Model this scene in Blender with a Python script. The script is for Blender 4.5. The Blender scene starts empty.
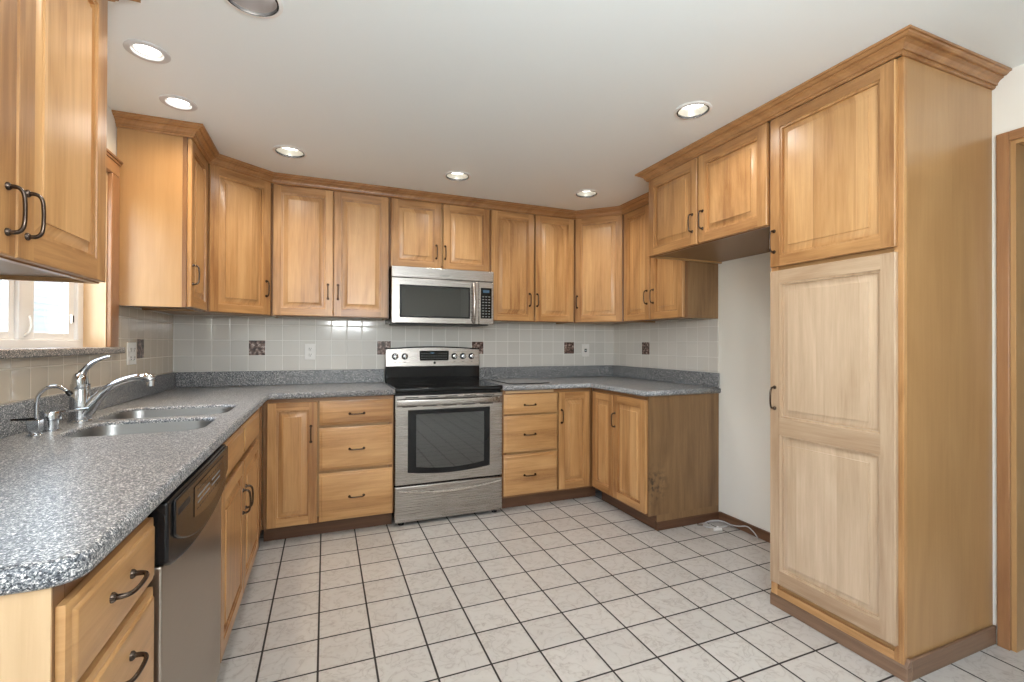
import bpy, math, random
from mathutils import Vector, Matrix
random.seed(7)
S = bpy.context.scene
C = S.collection
PI = math.pi

# ------------------------------------------------------------------ camera, world, exposure
FPX = 466.6
cam_d = bpy.data.cameras.new('camera'); cam = bpy.data.objects.new('camera', cam_d); C.objects.link(cam)
cam_d.sensor_width = 36.0; cam_d.lens = FPX / 1024 * 36.0
cam_d.shift_x = (512 - 515.717) / 1024; cam_d.shift_y = (341.947 - 341) / 1024
cam_d.clip_start = 0.02
cam.location = (0.947, -3.747, 1.210)
yaw, pitch, roll = math.radians(22.201), math.radians(0.288), math.radians(-0.192)
cam.rotation_mode = 'XYZ'
Rm = Matrix.Rotation(-yaw, 4, 'Z') @ Matrix.Rotation(PI / 2 + pitch, 4, 'X') @ Matrix.Rotation(-roll, 4, 'Z')
cam.rotation_euler = Rm.to_euler('XYZ')
S.camera = cam
S.view_settings.view_transform = 'Standard'; S.view_settings.look = 'None'
S.view_settings.gamma = 1.0; S.view_settings.use_curve_mapping = False
S.view_settings.exposure = 0.27
S.cycles.use_denoising = True
S.cycles.max_bounces = 8; S.cycles.diffuse_bounces = 5; S.cycles.glossy_bounces = 4
S.cycles.sample_clamp_indirect = 6.0; S.cycles.caustics_reflective = False; S.cycles.caustics_refractive = False

world = bpy.data.worlds.new('sky'); S.world = world; world.use_nodes = True
wn = world.node_tree; bg = wn.nodes['Background']
sky = wn.nodes.new('ShaderNodeTexSky'); sky.sky_type = 'NISHITA'; sky.sun_disc = False
sky.sun_elevation = math.radians(50); sky.sun_rotation = math.radians(200)
smix = wn.nodes.new('ShaderNodeMixRGB'); smix.inputs[0].default_value = 0.93
smix.inputs[2].default_value = (0.325, 0.318, 0.300, 1)          # thin overcast over the blue
wn.links.new(sky.outputs[0], smix.inputs[1]); wn.links.new(smix.outputs[0], bg.inputs[0])
bg.inputs[1].default_value = 15.0

def area(name, loc, rot, sx, sy, power, color=(1, 1, 1), portal=False, shape='RECTANGLE'):
    d = bpy.data.lights.new(name, 'AREA'); d.shape = shape; d.size = sx
    if shape in ('RECTANGLE', 'ELLIPSE'): d.size_y = sy
    d.energy = power; d.color = color; d.cycles.is_portal = portal
    o = bpy.data.objects.new(name, d); o.location = loc; o.rotation_euler = rot; C.objects.link(o); return o
W = 3.48; HC = 2.318; YF = -6.2
area('window_portal', (-0.13, -1.47, 1.59), (0, -PI / 2, 0), 0.82, 0.92, 1, portal=True)
area('added_window_portal', (-0.13, -5.0, 1.50), (0, -PI / 2, 0), 1.2, 1.5, 1, portal=True)
# added fill lights, unseen behind the camera: soft overhead and upward bounce
area('fill_light_overhead', (1.2, -4.75, HC - .03), (0, 0, 0), 1.5, 1.0, 28, (0.95, 0.98, 1.0))
area('fill_light_bounce', (1.3, -4.25, 1.60), (PI - 0.55, 0, 0), .6, .6, 46, (0.93, 0.98, 1.0))

# ------------------------------------------------------------------ materials
def mat(name):
    m = bpy.data.materials.new(name); m.use_nodes = True
    nt = m.node_tree; return m, nt, nt.nodes['Principled BSDF']
def N(nt, t, **kw):
    n = nt.nodes.new(t)
    for k, v in kw.items(): setattr(n, k, v)
    return n
def L(nt, a, b): nt.links.new(a, b)
def math_n(nt, op, a, b=None, c=None):
    n = N(nt, 'ShaderNodeMath', operation=op)
    for i, v in enumerate((a, b, c)):
        if v is None: continue
        if hasattr(v, 'is_output'): L(nt, v, n.inputs[i])
        else: n.inputs[i].default_value = v
    return n.outputs[0]
def ramp(nt, fac, stops):
    r = N(nt, 'ShaderNodeValToRGB'); L(nt, fac, r.inputs[0])
    while len(r.color_ramp.elements) < len(stops): r.color_ramp.elements.new(0.5)
    for e, (p, c) in zip(r.color_ramp.elements, stops):
        e.position = p; e.color = (*c, 1)
    return r.outputs[0]
def simple(name, col, rough=0.5, metal=0.0, coat=0.0, emit=None, estr=1.0, bump=0.0, bscale=200, spec=0.5):
    m, nt, p = mat(name)
    p.inputs['Base Color'].default_value = (*col, 1); p.inputs['Roughness'].default_value = rough
    p.inputs['Metallic'].default_value = metal; p.inputs['Coat Weight'].default_value = coat
    p.inputs['Specular IOR Level'].default_value = spec
    if emit: p.inputs['Emission Color'].default_value = (*emit, 1); p.inputs['Emission Strength'].default_value = estr
    tc = N(nt, 'ShaderNodeTexCoord'); nz = N(nt, 'ShaderNodeTexNoise'); nz.inputs['Scale'].default_value = bscale
    L(nt, tc.outputs['Object'], nz.inputs['Vector'])
    rr = N(nt, 'ShaderNodeMapRange'); rr.inputs[3].default_value = max(rough - 0.04, 0); rr.inputs[4].default_value = rough + 0.04
    L(nt, nz.outputs[0], rr.inputs[0]); L(nt, rr.outputs[0], p.inputs['Roughness'])
    if bump:
        b = N(nt, 'ShaderNodeBump'); b.inputs['Strength'].default_value = bump; b.inputs['Distance'].default_value = 0.002
        L(nt, nz.outputs[0], b.inputs['Height']); L(nt, b.outputs[0], p.inputs['Normal'])
    return m

def wood(name, light, mid, dark, rough=0.3, coat=0.15, strip=1.0, grain=1.4):
    """maple: 'board' corner colour carries r = seed, g = 1 for grain along x, b = glued strips"""
    m, nt, p = mat(name)
    tc = N(nt, 'ShaderNodeTexCoord'); sx = N(nt, 'ShaderNodeSeparateXYZ'); L(nt, tc.outputs['Object'], sx.inputs[0])
    at = N(nt, 'ShaderNodeAttribute', attribute_name='board'); sc = N(nt, 'ShaderNodeSeparateColor'); L(nt, at.outputs['Color'], sc.inputs[0])
    x, y, z = sx.outputs; seed, hor, stp = sc.outputs[0], sc.outputs[1], sc.outputs[2]
    xy = math_n(nt, 'ADD', x, y)
    dxz = math_n(nt, 'SUBTRACT', z, xy)
    across = math_n(nt, 'MULTIPLY_ADD', hor, dxz, xy)          # xy or z
    along = math_n(nt, 'SUBTRACT', math_n(nt, 'ADD', xy, z), across)
    oi = N(nt, 'ShaderNodeObjectInfo')
    sd = math_n(nt, 'MULTIPLY_ADD', seed, 37.0, math_n(nt, 'MULTIPLY', oi.outputs['Random'], 13.0))
    cell = math_n(nt, 'FLOOR', math_n(nt, 'MULTIPLY_ADD', across, 11.5, sd))
    wn_ = N(nt, 'ShaderNodeTexWhiteNoise', noise_dimensions='2D')
    cv = N(nt, 'ShaderNodeCombineXYZ'); L(nt, cell, cv.inputs[0]); L(nt, sd, cv.inputs[1]); L(nt, cv.outputs[0], wn_.inputs['Vector'])
    tone_cell = math_n(nt, 'MULTIPLY', wn_.outputs['Value'], math_n(nt, 'MULTIPLY', stp, 1.0))
    wn2 = N(nt, 'ShaderNodeTexWhiteNoise', noise_dimensions='1D'); L(nt, sd, wn2.inputs['W'])
    def coords(a, b, off=0.0):
        c = N(nt, 'ShaderNodeCombineXYZ')
        L(nt, math_n(nt, 'MULTIPLY', across, a), c.inputs[0])
        L(nt, math_n(nt, 'MULTIPLY', along, b), c.inputs[1])
        L(nt, math_n(nt, 'ADD', math_n(nt, 'MULTIPLY_ADD', tone_cell, 9.0, sd), off), c.inputs[2]); return c.outputs[0]
    n1 = N(nt, 'ShaderNodeTexNoise'); L(nt, coords(60, 2.2), n1.inputs['Vector']); n1.inputs['Scale'].default_value = 1.0
    n1.inputs['Detail'].default_value = 4; n1.inputs['Distortion'].default_value = 0.6
    n2 = N(nt, 'ShaderNodeTexNoise'); L(nt, coords(7, 1.3, 4.0), n2.inputs['Vector']); n2.inputs['Scale'].default_value = 1.0
    n2.inputs['Detail'].default_value = 3; n2.inputs['Distortion'].default_value = 1.2
    n3 = N(nt, 'ShaderNodeTexNoise'); L(nt, coords(300, 12, 8.0), n3.inputs['Vector']); n3.inputs['Scale'].default_value = 1.0
    t = math_n(nt, 'MULTIPLY', math_n(nt, 'SUBTRACT', n1.outputs[0], 0.5), 0.55 * grain)
    t = math_n(nt, 'ADD', t, math_n(nt, 'MULTIPLY', math_n(nt, 'SUBTRACT', n2.outputs[0], 0.5), 0.9 * grain))
    t = math_n(nt, 'ADD', t, math_n(nt, 'MULTIPLY', math_n(nt, 'SUBTRACT', n3.outputs[0], 0.5), 0.25 * grain))
    t = math_n(nt, 'ADD', t, math_n(nt, 'MULTIPLY', math_n(nt, 'SUBTRACT', tone_cell, 0.25), 0.42 * strip))
    t = math_n(nt, 'ADD', t, math_n(nt, 'MULTIPLY', math_n(nt, 'SUBTRACT', wn2.outputs['Value'], 0.5), 0.36))
    t = math_n(nt, 'ADD', t, 0.46)
    col = ramp(nt, t, [(0.0, dark), (0.5, mid), (1.0, light)])
    L(nt, col, p.inputs['Base Color'])
    p.inputs['Roughness'].default_value = rough; p.inputs['Coat Weight'].default_value = coat; p.inputs['Coat Roughness'].default_value = 0.28
    b = N(nt, 'ShaderNodeBump'); b.inputs['Strength'].default_value = 0.05; b.inputs['Distance'].default_value = 0.001
    L(nt, n3.outputs[0], b.inputs['Height']); L(nt, b.outputs[0], p.inputs['Normal'])
    return m
MAPLE = wood('honey_maple', (0.63, 0.375, 0.17), (0.49, 0.265, 0.105), (0.27, 0.12, 0.040))
CROWN = wood('crown_maple', (0.48, 0.26, 0.11), (0.37, 0.185, 0.072), (0.24, 0.105, 0.036), strip=0.0)
PANELW = wood('veneer_maple', (0.53, 0.335, 0.16), (0.44, 0.255, 0.11), (0.32, 0.165, 0.06), strip=0.0, grain=0.6)
PALEW = wood('pale_maple', (0.70, 0.52, 0.33), (0.62, 0.43, 0.25), (0.48, 0.31, 0.17), strip=0.6, grain=0.8)
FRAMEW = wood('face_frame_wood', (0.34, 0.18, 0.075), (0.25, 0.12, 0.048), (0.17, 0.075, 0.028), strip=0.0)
PALEDOOR = wood('paler_door_maple', (0.66, 0.51, 0.37), (0.50, 0.365, 0.245), (0.33, 0.205, 0.12), strip=0.7, grain=1.1)  # paler maple tone for the pantry's lower door
OAK = wood('brown_end_veneer', (0.33, 0.20, 0.10), (0.25, 0.145, 0.065), (0.15, 0.08, 0.035), rough=0.45, coat=0.05, strip=0.0, grain=1.3)
TOE = wood('dark_toe_wood', (0.20, 0.10, 0.05), (0.135, 0.062, 0.03), (0.075, 0.032, 0.015), rough=0.45, coat=0.1, strip=0.0)
CASING = wood('casing_wood', (0.42, 0.23, 0.11), (0.35, 0.175, 0.078), (0.25, 0.115, 0.05), strip=0.0)
def stained(m, c, r0):
    m = m.copy(); m.name = 'scuffed_' + m.name; nt = m.node_tree; p = nt.nodes['Principled BSDF']; src = p.inputs['Base Color'].links[0].from_socket
    tc = N(nt, 'ShaderNodeTexCoord'); n = N(nt, 'ShaderNodeTexNoise'); n.inputs['Scale'].default_value = 42; n.inputs['Detail'].default_value = 5; L(nt, tc.outputs['Object'], n.inputs['Vector'])
    d = N(nt, 'ShaderNodeVectorMath', operation='DISTANCE'); L(nt, tc.outputs['Object'], d.inputs[0]); d.inputs[1].default_value = c
    f = N(nt, 'ShaderNodeMapRange'); f.inputs[1].default_value = 0.0; f.inputs[2].default_value = r0; f.inputs[3].default_value = 1.0; f.inputs[4].default_value = 0.0; L(nt, d.outputs['Value'], f.inputs[0])
    k = N(nt, 'ShaderNodeMapRange'); k.inputs[1].default_value = 0.45; k.inputs[2].default_value = 0.62; L(nt, n.outputs[0], k.inputs[0])
    mx = N(nt, 'ShaderNodeMixRGB'); L(nt, math_n(nt, 'MULTIPLY', math_n(nt, 'MULTIPLY', f.outputs[0], k.outputs[0]), 0.95), mx.inputs[0]); L(nt, src, mx.inputs[1]); mx.inputs[2].default_value = (.03, .02, .015, 1)
    L(nt, mx.outputs[0], p.inputs['Base Color']); return m
PLINTH = wood('plinth_wood', (0.30, 0.19, 0.12), (0.22, 0.13, 0.08), (0.13, 0.075, 0.045), rough=0.5, coat=0.05, strip=0.0, grain=1.4)

def granite(name, tint=(1, 1, 1)):
    m, nt, p = mat(name)
    tc = N(nt, 'ShaderNodeTexCoord')
    v = N(nt, 'ShaderNodeTexVoronoi'); v.inputs['Scale'].default_value = 520; L(nt, tc.outputs['Object'], v.inputs['Vector'])
    s = N(nt, 'ShaderNodeSeparateColor'); L(nt, v.outputs['Color'], s.inputs[0])
    v2 = N(nt, 'ShaderNodeTexVoronoi'); v2.inputs['Scale'].default_value = 270; L(nt, tc.outputs['Object'], v2.inputs['Vector'])
    s2 = N(nt, 'ShaderNodeSeparateColor'); L(nt, v2.outputs['Color'], s2.inputs[0])
    t = math_n(nt, 'ADD', math_n(nt, 'MULTIPLY', s.outputs[0], 0.62), math_n(nt, 'MULTIPLY', s2.outputs[1], 0.38))
    c = lambda r, g, b: (r * tint[0], g * tint[1], b * tint[2])
    col = ramp(nt, t, [(0.12, c(.012, .015, .02)), (0.34, c(.065, .076, .095)), (0.54, c(.175, .19, .21)), (0.72, c(.39, .39, .395)), (0.84, c(.85, .84, .83))])
    L(nt, col, p.inputs['Base Color']); p.inputs['Roughness'].default_value = 0.34
    return m
STONE = granite('speckled_solid_surface')
STONEW = granite('speckled_sill', (1.15, 1.02, 0.9))

def tiled(name, axis, pitch, org, grout_w, tile_col, grout_col, rough=0.12, vein=0.0):
    """square tile grid; axis = pair of object-space axes, org = a line crossing in those axes"""
    m, nt, p = mat(name)
    tc = N(nt, 'ShaderNodeTexCoord'); s = N(nt, 'ShaderNodeSeparateXYZ'); L(nt, tc.outputs['Object'], s.inputs[0])
    mask = None; cells = []
    for k in (0, 1):
        u = math_n(nt, 'DIVIDE', math_n(nt, 'SUBTRACT', s.outputs[axis[k]], org[k]), pitch)
        cells.append(math_n(nt, 'FLOOR', u))
        f = math_n(nt, 'FRACT', u)
        d = math_n(nt, 'MINIMUM', f, math_n(nt, 'SUBTRACT', 1.0, f))
        mask = d if mask is None else math_n(nt, 'MINIMUM', mask, d)
    g = grout_w / 2 / pitch
    mr = N(nt, 'ShaderNodeMapRange'); mr.inputs[1].default_value = g * 0.8; mr.inputs[2].default_value = g * 1.25
    L(nt, mask, mr.inputs[0])
    cv = N(nt, 'ShaderNodeCombineXYZ'); L(nt, cells[0], cv.inputs[0]); L(nt, cells[1], cv.inputs[1])
    w = N(nt, 'ShaderNodeTexWhiteNoise', noise_dimensions='2D'); L(nt, cv.outputs[0], w.inputs['Vector'])
    base = N(nt, 'ShaderNodeMixRGB'); base.inputs[1].default_value = (*[c * 0.93 for c in tile_col], 1); base.inputs[2].default_value = (*tile_col, 1)
    L(nt, w.outputs['Value'], base.inputs[0]); bc = base.outputs[0]
    if vein:
        off = N(nt, 'ShaderNodeVectorMath', operation='MULTIPLY_ADD'); L(nt, w.outputs['Color'], off.inputs[0]); off.inputs[1].default_value = (9, 9, 9)
        L(nt, tc.outputs['Object'], off.inputs[2])
        n = N(nt, 'ShaderNodeTexNoise'); n.inputs['Scale'].default_value = 13; n.inputs['Detail'].default_value = 7; n.inputs['Distortion'].default_value = 0.8
        L(nt, off.outputs[0], n.inputs['Vector'])
        r = ramp(nt, n.outputs[0], [(0.40, (1, 1, 1)), (0.47, (.93, .92, .91)), (0.495, (.70, .67, .66)), (0.51, (.96, .95, .95)), (0.62, (1, 1, 1))])
        n9 = N(nt, 'ShaderNodeTexNoise'); n9.inputs['Scale'].default_value = 38; n9.inputs['Detail'].default_value = 4; L(nt, off.outputs[0], n9.inputs['Vector'])
        r9 = ramp(nt, n9.outputs[0], [(0.3, (.82, .80, .79)), (0.42, (1, 1, 1)), (0.6, (1, 1, 1)), (0.7, (.93, .92, .92))])
        mm = N(nt, 'ShaderNodeMixRGB', blend_type='MULTIPLY'); mm.inputs[0].default_value = vein; L(nt, bc, mm.inputs[1]); L(nt, r, mm.inputs[2])
        m9 = N(nt, 'ShaderNodeMixRGB', blend_type='MULTIPLY'); m9.inputs[0].default_value = vein; L(nt, mm.outputs[0], m9.inputs[1]); L(nt, r9, m9.inputs[2]); bc = m9.outputs[0]
    mx = N(nt, 'ShaderNodeMixRGB'); L(nt, mr.outputs[0], mx.inputs[0]); mx.inputs[1].default_value = (*grout_col, 1); L(nt, bc, mx.inputs[2])
    L(nt, mx.outputs[0], p.inputs['Base Color'])
    rr = N(nt, 'ShaderNodeMapRange'); rr.inputs[3].default_value = 0.7; rr.inputs[4].default_value = rough; L(nt, mr.outputs[0], rr.inputs[0]); L(nt, rr.outputs[0], p.inputs['Roughness'])
    hs = N(nt, 'ShaderNodeMapRange'); hs.interpolation_type = 'SMOOTHSTEP'; hs.inputs[1].default_value = g * 0.7; hs.inputs[2].default_value = g * 3; L(nt, mask, hs.inputs[0])
    # each tile sits very slightly out of plane
    b = N(nt, 'ShaderNodeBump'); b.inputs['Strength'].default_value = 0.5; b.inputs['Distance'].default_value = 0.0012
    L(nt, hs.outputs[0], b.inputs['Height']); L(nt, b.outputs[0], p.inputs['Normal'])
    return m
FLOORM = tiled('floor_tile', (0, 1), 0.2027, (0.7245, -1.0610), 0.0075, (0.56, 0.54, 0.515), (0.012, 0.009, 0.008), 0.30, 0.75)
TILEB = tiled('wall_tile_back', (0, 2), 0.1085, (0.447, 1.016), 0.0036, (0.68, 0.665, 0.63), (0.85, 0.84, 0.81), 0.10)
TILES = tiled('wall_tile_side', (1, 2), 0.1085, (-0.434, 1.016), 0.003, (0.70, 0.68, 0.64), (0.80, 0.79, 0.76), 0.10)
TILE_LAMPLIT = tiled('wall_tile_lamplight_tint', (1, 2), 0.1085, (-0.434, 1.016), 0.0036, (0.66, 0.57, 0.45), (0.74, 0.67, 0.57), 0.10)  # warm lamplight put into the left wall's tile colour
PAINT = simple('white_wall_paint', (0.86, 0.85, 0.80), 0.55, bump=0.08, bscale=300)
CEIL = simple('white_ceiling_paint', (0.81, 0.86, 0.87), 0.38, bump=0.05, bscale=260)
WHITE = simple('white_plastic', (0.80, 0.79, 0.77), 0.35)
VINYL = simple('white_vinyl_frame', (0.85, 0.85, 0.85), 0.35)
DARK = simple('dark_slot', (0.01, 0.01, 0.01), 0.5)
BRONZE = simple('aged_bronze', (0.085, 0.062, 0.048), 0.2, metal=0.9)
CHROME = simple('chrome', (0.56, 0.58, 0.61), 0.12, metal=1.0)
BLACKG = simple('black_ceramic_glass', (0.004, 0.004, 0.005), 0.07, spec=0.3)
BLACKP = simple('black_plastic', (0.008, 0.008, 0.009), 0.25, spec=0.3)
BURNER = simple('grey_burner_print', (0.05, 0.05, 0.052), 0.15)
OVENG = simple('oven_window_glass', (0.016, 0.017, 0.016), 0.03, coat=0.9, spec=0.9)
RINGM = simple('grey_lamp_ring', (0.62, 0.62, 0.62), 0.4)
PRINT = simple('grey_print', (0.26, 0.27, 0.27), 0.5)
REFLD = simple('dark_lamp_reflector', (0.10, 0.085, 0.078), 0.3)
LENS = simple('lamp_lens', (0.9, 0.9, 0.9), 0.5, emit=(1.0, 0.97, 0.92), estr=5.0)
REFL = simple('lamp_reflector', (0.55, 0.53, 0.46), 0.35, metal=0.5)
BLUED = simple('blue_display', (0.02, 0.03, 0.05), 0.2, emit=(0.25, 0.55, 0.8), estr=0.12)
STUCCO = simple('neighbour_stucco', (0.20, 0.205, 0.21), 0.9, bump=0.5, bscale=30)
GROUND = simple('outside_gravel', (0.30, 0.29, 0.27), 0.9, bump=0.5, bscale=20)
TUBE = simple('clear_white_tube', (0.60, 0.60, 0.60), 0.25)

def steel(name, col, ax, rough=0.26):
    m, nt, p = mat(name)
    tc = N(nt, 'ShaderNodeTexCoord'); mp = N(nt, 'ShaderNodeMapping'); L(nt, tc.outputs['Object'], mp.inputs[0])
    sc = [500.0, 500.0, 500.0]; sc[ax] = 3.0; mp.inputs['Scale'].default_value = sc
    n = N(nt, 'ShaderNodeTexNoise'); n.inputs['Scale'].default_value = 1.0; L(nt, mp.outputs[0], n.inputs['Vector'])
    p.inputs['Metallic'].default_value = 1.0
    r = N(nt, 'ShaderNodeMapRange'); r.inputs[3].default_value = rough - 0.06; r.inputs[4].default_value = rough + 0.08
    L(nt, n.outputs[0], r.inputs[0]); L(nt, r.outputs[0], p.inputs['Roughness'])
    c = ramp(nt, n.outputs[0], [(0.2, tuple(v * 0.9 for v in col)), (0.8, col)]); L(nt, c, p.inputs['Base Color'])
    p.inputs['Anisotropic'].default_value = 0.4
    return m
STEEL = steel('brushed_steel', (0.44, 0.41, 0.385), 0)
STEELD = steel('dishwasher_steel', (0.42, 0.37, 0.32), 0, 0.30)
SINKM = steel('sink_steel', (0.34, 0.34, 0.335), 1, 0.30)

def accent():
    m, nt, p = mat('embossed_brown_tile')
    tc = N(nt, 'ShaderNodeTexCoord'); mp = N(nt, 'ShaderNodeMapping'); L(nt, tc.outputs['Generated'], mp.inputs[0])
    n = N(nt, 'ShaderNodeTexNoise'); n.inputs['Scale'].default_value = 60; n.inputs['Detail'].default_value = 3; L(nt, tc.outputs['Object'], n.inputs['Vector'])
    c = ramp(nt, n.outputs[0], [(0.38, (.035, .018, .014)), (0.5, (.13, .075, .06)), (0.6, (.28, .19, .16)), (0.68, (.55, .46, .42))])
    L(nt, c, p.inputs['Base Color']); p.inputs['Roughness'].default_value = 0.35
    b = N(nt, 'ShaderNodeBump'); b.inputs['Strength'].default_value = 0.8; b.inputs['Distance'].default_value = 0.003
    L(nt, n.outputs[0], b.inputs['Height']); L(nt, b.outputs[0], p.inputs['Normal']); return m
ACCENT = accent()
def glassm():
    m = bpy.data.materials.new('window_glass'); m.use_nodes = True; nt = m.node_tree; nt.nodes.clear()
    o = N(nt, 'ShaderNodeOutputMaterial'); mx = N(nt, 'ShaderNodeMixShader'); t = N(nt, 'ShaderNodeBsdfTransparent'); g = N(nt, 'ShaderNodeBsdfGlossy')
    g.inputs['Roughness'].default_value = 0.02; t.inputs[0].default_value = (0.93, 0.96, 0.96, 1)
    f = N(nt, 'ShaderNodeLayerWeight'); f.inputs[0].default_value = 0.5
    L(nt, math_n(nt, 'MULTIPLY_ADD', math_n(nt, 'POWER', f.outputs[1], 5.0), 0.8, 0.04), mx.inputs[0]); L(nt, t.outputs[0], mx.inputs[1]); L(nt, g.outputs[0], mx.inputs[2]); L(nt, mx.outputs[0], o.inputs[0]); return m
GLASS = glassm()

# ------------------------------------------------------------------ mesh helpers
class MB:
    def __init__(s): s.v = []; s.f = []; s.m = []; s.b = []; s.mats = []
    def mi(s, m):
        if m not in s.mats: s.mats.append(m)
        return s.mats.index(m)
    def face(s, idx, m, b=(0, 0, 0)): s.f.append(idx); s.m.append(s.mi(m)); s.b.append(b)
    def quad(s, p, m, b=(0, 0, 0)):
        n = len(s.v); s.v += [tuple(q) for q in p]; s.face(tuple(range(n, n + len(p))), m, b)
    def box(s, x0, x1, y0, y1, z0, z1, m, hor=0, strip=0, seed=None):
        if x0 > x1: x0, x1 = x1, x0
        if y0 > y1: y0, y1 = y1, y0
        if z0 > z1: z0, z1 = z1, z0
        b = (random.random() if seed is None else seed, hor, strip); n = len(s.v)
        s.v += [(x, y, z) for z in (z0, z1) for y in (y0, y1) for x in (x0, x1)]
        for q in ((0, 2, 3, 1), (4, 5, 7, 6), (0, 1, 5, 4), (2, 6, 7, 3), (0, 4, 6, 2), (1, 3, 7, 5)):
            s.face(tuple(n + i for i in q), m, b)
        return s
    def prism(s, poly, z0, z1, m, hor=0):
        n = len(s.v); k = len(poly); b = (random.random(), hor, 0)
        s.v += [(x, y, z0) for x, y in poly] + [(x, y, z1) for x, y in poly]
        s.face(tuple(n + i for i in reversed(range(k))), m, b); s.face(tuple(n + k + i for i in range(k)), m, b)
        for i in range(k): j = (i + 1) % k; s.face((n + i, n + j, n + k + j, n + k + i), m, b)
        return s
    def rings(s, rings, m, close0=True, close1=True, b=(0, 0, 0)):
        n = len(s.v); k = len(rings[0])
        for r in rings: s.v += [tuple(p) for p in r]
        for a in range(len(rings) - 1):
            for i in range(k):
                j = (i + 1) % k; s.face((n + a * k + i, n + a * k + j, n + (a + 1) * k + j, n + (a + 1) * k + i), m, b)
        if close0: s.face(tuple(n + i for i in reversed(range(k))), m, b)
        if close1: s.face(tuple(n + (len(rings) - 1) * k + i for i in range(k)), m, b)
        return s
    def tube(s, pts, rad, m, seg=12, flat=1.0):
        pts = [Vector(p) for p in pts]; rads = rad if isinstance(rad, (list, tuple)) else [rad] * len(pts)
        R = []; up = None
        for i, p in enumerate(pts):
            t = (pts[min(i + 1, len(pts) - 1)] - pts[max(i - 1, 0)]).normalized()
            if up is None: up = Vector((0, 0, 1)) if abs(t.z) < 0.9 else Vector((1, 0, 0))
            a = t.cross(up).normalized(); up = a.cross(t).normalized()
            R.append([p + (a * math.cos(2 * PI * k / seg) + up * flat * math.sin(2 * PI * k / seg)) * rads[i] for k in range(seg)])
        return s.rings(R, m)
    def lathe(s, prof, c, m, axis='z', seg=32, close=True):
        R = []
        for r, h in prof:
            ring = []
            for k in range(seg):
                a = 2 * PI * k / seg; u, w = r * math.cos(a), r * math.sin(a)
                ring.append({'z': (c[0] + u, c[1] + w, c[2] + h), 'y': (c[0] + u, c[1] - h, c[2] + w), 'x': (c[0] + h, c[1] + u, c[2] + w)}[axis])
            R.append(ring)
        return s.rings(R, m, close, close)
    def obj(s, name, parent=None, bevel=0.0, seg=2, smooth=True):
        me = bpy.data.meshes.new(name); me.from_pydata(s.v, [], s.f)
        for m in s.mats: me.materials.append(m)
        me.polygons.foreach_set('material_index', s.m)
        ca = me.color_attributes.new('board', 'FLOAT_COLOR', 'CORNER')
        data = []
        for p, b in zip(me.polygons, s.b): data += [b[0], b[1], b[2], 1.0] * p.loop_total
        ca.data.foreach_set('color', data)
        me.update()
        import bmesh
        bm = bmesh.new(); bm.from_mesh(me); bmesh.ops.recalc_face_normals(bm, faces=bm.faces); bm.to_mesh(me); bm.free()
        if smooth: me.set_sharp_from_angle(angle=math.radians(40)); me.polygons.foreach_set('use_smooth', [True] * len(me.polygons))
        o = bpy.data.objects.new(name, me); C.objects.link(o)
        if parent: o.parent = parent
        if bevel:
            bv = o.modifiers.new('bevel', 'BEVEL'); bv.width = bevel; bv.segments = seg; bv.limit_method = 'ANGLE'; bv.angle_limit = math.radians(40)
        return o

def thing(name, label, cat, loc=(0, 0, 0), rot=0.0, group=None):
    o = bpy.data.objects.new(name, None); C.objects.link(o); o.location = loc; o.rotation_euler = (0, 0, rot)
    o['label'] = label; o['category'] = cat; o.empty_display_size = 0.1
    if group: o['group'] = group
    return o
def tag(o, label, cat, group=None):
    o['label'] = label; o['category'] = cat
    if group: o['group'] = group
    return o
def struct(o, label=None, cat=None):
    o['kind'] = 'structure'
    if label: o['label'] = label
    if cat: o['category'] = cat
    return o
def rrect(x0, x1, y0, y1, r, n=6):
    out = []
    for cx, cy, a0 in ((x1 - r, y1 - r, 0), (x0 + r, y1 - r, PI / 2), (x0 + r, y0 + r, PI), (x1 - r, y0 + r, 1.5 * PI)):
        for k in range(n + 1): a = a0 + PI / 2 * k / n; out.append((cx + r * math.cos(a), cy + r * math.sin(a)))
    return out
def smooth_path(pts, n=6):
    """Catmull-Rom through the points"""
    P = [Vector(p) for p in pts]; P = [P[0] * 2 - P[1]] + P + [P[-1] * 2 - P[-2]]; out = []
    for i in range(1, len(P) - 2):
        for k in range(n):
            t = k / n; a, b, c, d = P[i - 1], P[i], P[i + 1], P[i + 2]
            out.append(0.5 * ((2 * b) + (c - a) * t + (2 * a - 5 * b + 4 * c - d) * t * t + (3 * b - a - 3 * c + d) * t ** 3))
    out.append(P[-2]); return out

# ------------------------------------------------------------------ the room
def wall_with_hole(name, plane, u0, u1, z0, z1, hu0, hu1, hz0, hz1, t0, t1, m, axis):
    """axis 'x': wall thickness along x (t0..t1), u along y;  axis 'y': thickness along y, u along x"""
    b = MB()
    def bx(a0, a1, c0, c1):
        if a1 - a0 < 1e-4 or c1 - c0 < 1e-4: return
        if axis == 'x': b.box(t0, t1, a0, a1, c0, c1, m)
        else: b.box(a0, a1, t0, t1, c0, c1, m)
    bx(u0, hu0, z0, z1); bx(hu1, u1, z0, z1); bx(hu0, hu1, z0, hz0); bx(hu0, hu1, hz1, z1)
    return struct(b.obj(name, smooth=False))
b = MB(); b.box(-0.12, 5.2, YF - 0.1, 0.12, -0.08, 0.0, FLOORM); struct(b.obj('floor', smooth=False))
LIGHTS = [(0.316, -1.580, .072), (0.316, -1.172, .072), (0.753, -0.760, .09), (1.748, -0.758, .09), (2.716, -0.777, .09), (2.550, -2.025, .085), (0.722, -2.045, .092)]
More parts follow.
